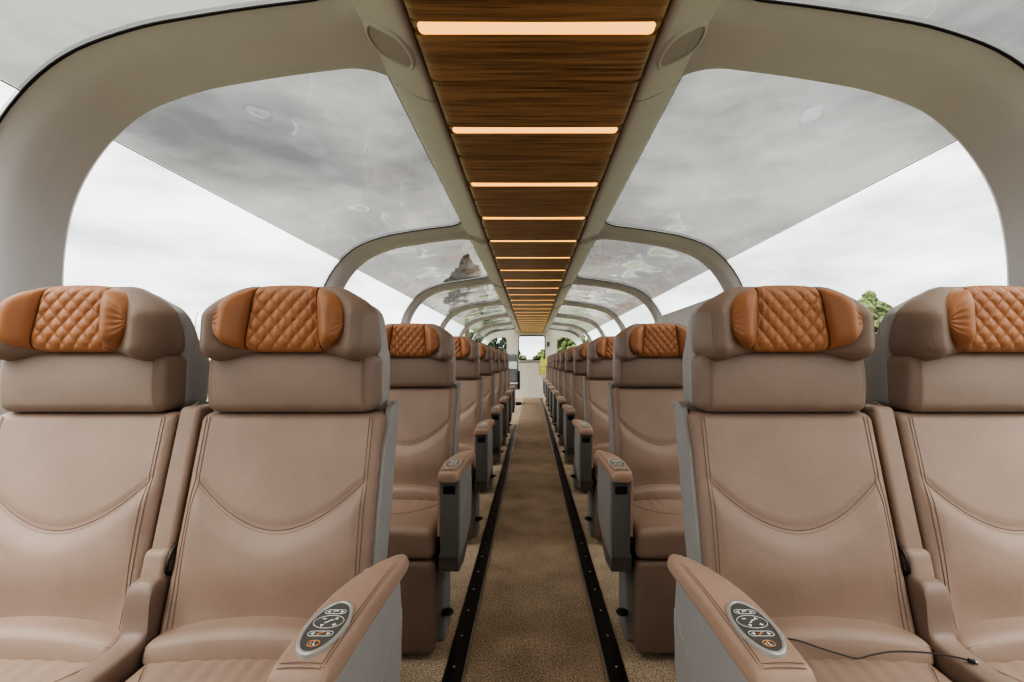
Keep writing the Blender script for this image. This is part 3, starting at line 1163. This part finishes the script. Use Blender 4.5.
# ------------------------------------------------------------------ outside
GZ = -2.7
t = NT('field grass')
v = t.coord()
c = t.ramp(t.noise(v, .05, 5), [(.3, S(74, 82, 48)), (.5, S(98, 104, 66)), (.7, S(120, 118, 86))])
t.l(c, t.b.inputs['Base Color']); t.b.inputs['Roughness'].default_value = 1
M['field'] = t.m
bm = bmesh.new(); 
vs = [bm.verts.new(p) for p in ((-400, -60, GZ), (400, -60, GZ), (400, 600, GZ), (-400, 600, GZ))]; bm.faces.new(vs)
tag(obj('ground', bm, M['field'], smooth=False), kind='structure')
def foliage(name, cols):
    t = NT(name)
    v = t.coord()
    t.l(t.ramp(t.noise(v, 2.5, 6, .7), [(.3, cols[0]), (.5, cols[1]), (.68, cols[2])]), t.b.inputs['Base Color'])
    t.b.inputs['Roughness'].default_value = .9
    t.bump(t.noise(v, 5, 4), .8, .15)
    return t.m
M['leaf'] = foliage('green foliage', (S(50, 60, 36), S(82, 94, 54), S(116, 124, 78)))
M['leaf_y'] = foliage('yellow green foliage', (S(84, 90, 50), S(124, 128, 74), S(156, 154, 104)))
M['leaf_dk'] = foliage('dark green foliage', (S(36, 46, 36), S(56, 68, 52), S(80, 90, 66)))  # darker green for the tree in the left end window
M['leaf_d'] = foliage('dark conifer foliage', (S(34, 38, 48), S(52, 58, 68), S(78, 84, 88)))
M['bark'] = plain('tree bark', S(84, 70, 58), .9, vary=.2, nscale=6)
def broad_tree(x, y, h, mat, label, group, seed, wide=.36, zlo=.22, n=320, bs=1):
    rnd = random.Random(seed)
    root = empty('leafy_tree', (x, y, GZ)); tag(root, label, 'tree', group)
    bm = bmesh.new()
    tube(bm, [(0, 0, 0), (.1, 0, h * .3), (0, .1, h * .6)], [h * .03, h * .022, h * .012], 8)
    obj('trunk', bm, M['bark'], root)
    bm = bmesh.new()
    for i in range(n):
        a = rnd.random() * 2 * PI
        u = rnd.random()
        zz = h * (zlo + (.96 - zlo) * rnd.random())
        tt = (zz / h - zlo + .02) / (.98 - zlo)
        R = h * wide * math.sin(PI * min(1, max(.05, tt * .9 + .12))) * (.35 + .65 * u)
        r = bs * h * (.022 + .030 * rnd.random())
        res = bmesh.ops.create_icosphere(bm, subdivisions=1, radius=r, matrix=Matrix.Translation((R * math.cos(a), R * math.sin(a), zz)))
        for vv in res['verts']:
            vv.co += Vector((rnd.uniform(-1, 1), rnd.uniform(-1, 1), rnd.uniform(-1, 1))) * r * .42
    obj('crown', bm, mat, root, smooth=False)
broad_tree(22.6, 30.5, 8.6, M['leaf'], 'green leafy tree glimpsed between the two nearest right seats, taller one', 'trees right of the train', 1)
broad_tree(30, 38, 8.0, M['leaf_y'], 'yellow green bushy tree glimpsed between the two nearest right seats, lower one', 'trees right of the train', 2)
broad_tree(38, 46, 7, M['leaf'], 'green tree far out beyond the right windows', 'trees right of the train', 3)
broad_tree(-2.6, 52, 6.3, M['leaf'], 'leafy tree low in the left half of the end door window', 'trees ahead of the train', 4)
broad_tree(1.4, 60, 5.6, M['leaf'], 'leafy tree low in the right half of the end door window', 'trees ahead of the train', 5)
broad_tree(-3.5, 36, 7.4, M['leaf_dk'], 'dark leafy tree filling the left window of the end wall', 'trees ahead of the train', 6)
broad_tree(4.0, 44, 7.6, M['leaf'], 'leafy tree behind the right window of the end wall', 'trees ahead of the train', 7)
broad_tree(-4.3, 30, 11.2, M['leaf_d'], 'tall dark tree seen through the left roof glass of the second window', 'trees ahead of the train', 8, .13, .62, 520, .42)

# ------------------------------------------------------------------ sky
w = bpy.data.worlds.new('World'); SC.world = w; w.use_nodes = True
nt = w.node_tree
bg = nt.nodes['Background']
tc = nt.nodes.new('ShaderNodeTexCoord')
mp = nt.nodes.new('ShaderNodeMapping'); mp.inputs['Scale'].default_value = (1.4, 1.4, 4.5)
nz = nt.nodes.new('ShaderNodeTexNoise'); nz.inputs['Scale'].default_value = 2.0; nz.inputs['Detail'].default_value = 6; nz.inputs['Roughness'].default_value = .55
cr = nt.nodes.new('ShaderNodeValToRGB')
e = cr.color_ramp.elements
e[0].position = .32; e[0].color = (.40, .41, .42, 1)
e[1].position = .62; e[1].color = (1, 1, .99, 1)
nt.links.new(tc.outputs['Generated'], mp.inputs['Vector'])
nt.links.new(mp.outputs['Vector'], nz.inputs['Vector'])
nt.links.new(nz.outputs['Fac'], cr.inputs['Fac'])
nt.links.new(cr.outputs['Color'], bg.inputs['Color'])
bg.inputs['Strength'].default_value = 1.65

# soft overcast sun from behind the viewer's left shoulder
sl = bpy.data.lights.new('overcast_sun', 'SUN'); sl.energy = 5.5; sl.angle = math.radians(75); sl.color = (1, .97, .93)
so = bpy.data.objects.new('overcast_sun', sl); COL.objects.link(so)
so.rotation_euler = (math.radians(24), 0, math.radians(-8))

# ------------------------------------------------------------------ camera
cd = bpy.data.cameras.new('camera'); cd.lens = 16; cd.sensor_width = 36; cd.clip_start = .02; cd.clip_end = 1500
cd.shift_x = -19.5 / 1024; cd.shift_y = 21 / 1024
cam = bpy.data.objects.new('camera', cd); COL.objects.link(cam)
cam.location = (-.0138, 0, CAMZ); cam.rotation_euler = (PI / 2, 0, 0)
SC.camera = cam
SC.view_settings.view_transform = 'AgX'
SC.view_settings.look = 'AgX - High Contrast'
SC.view_settings.exposure = .6
SC.cycles.use_denoising = True
SC.cycles.max_bounces = 10
SC.cycles.transparent_max_bounces = 24
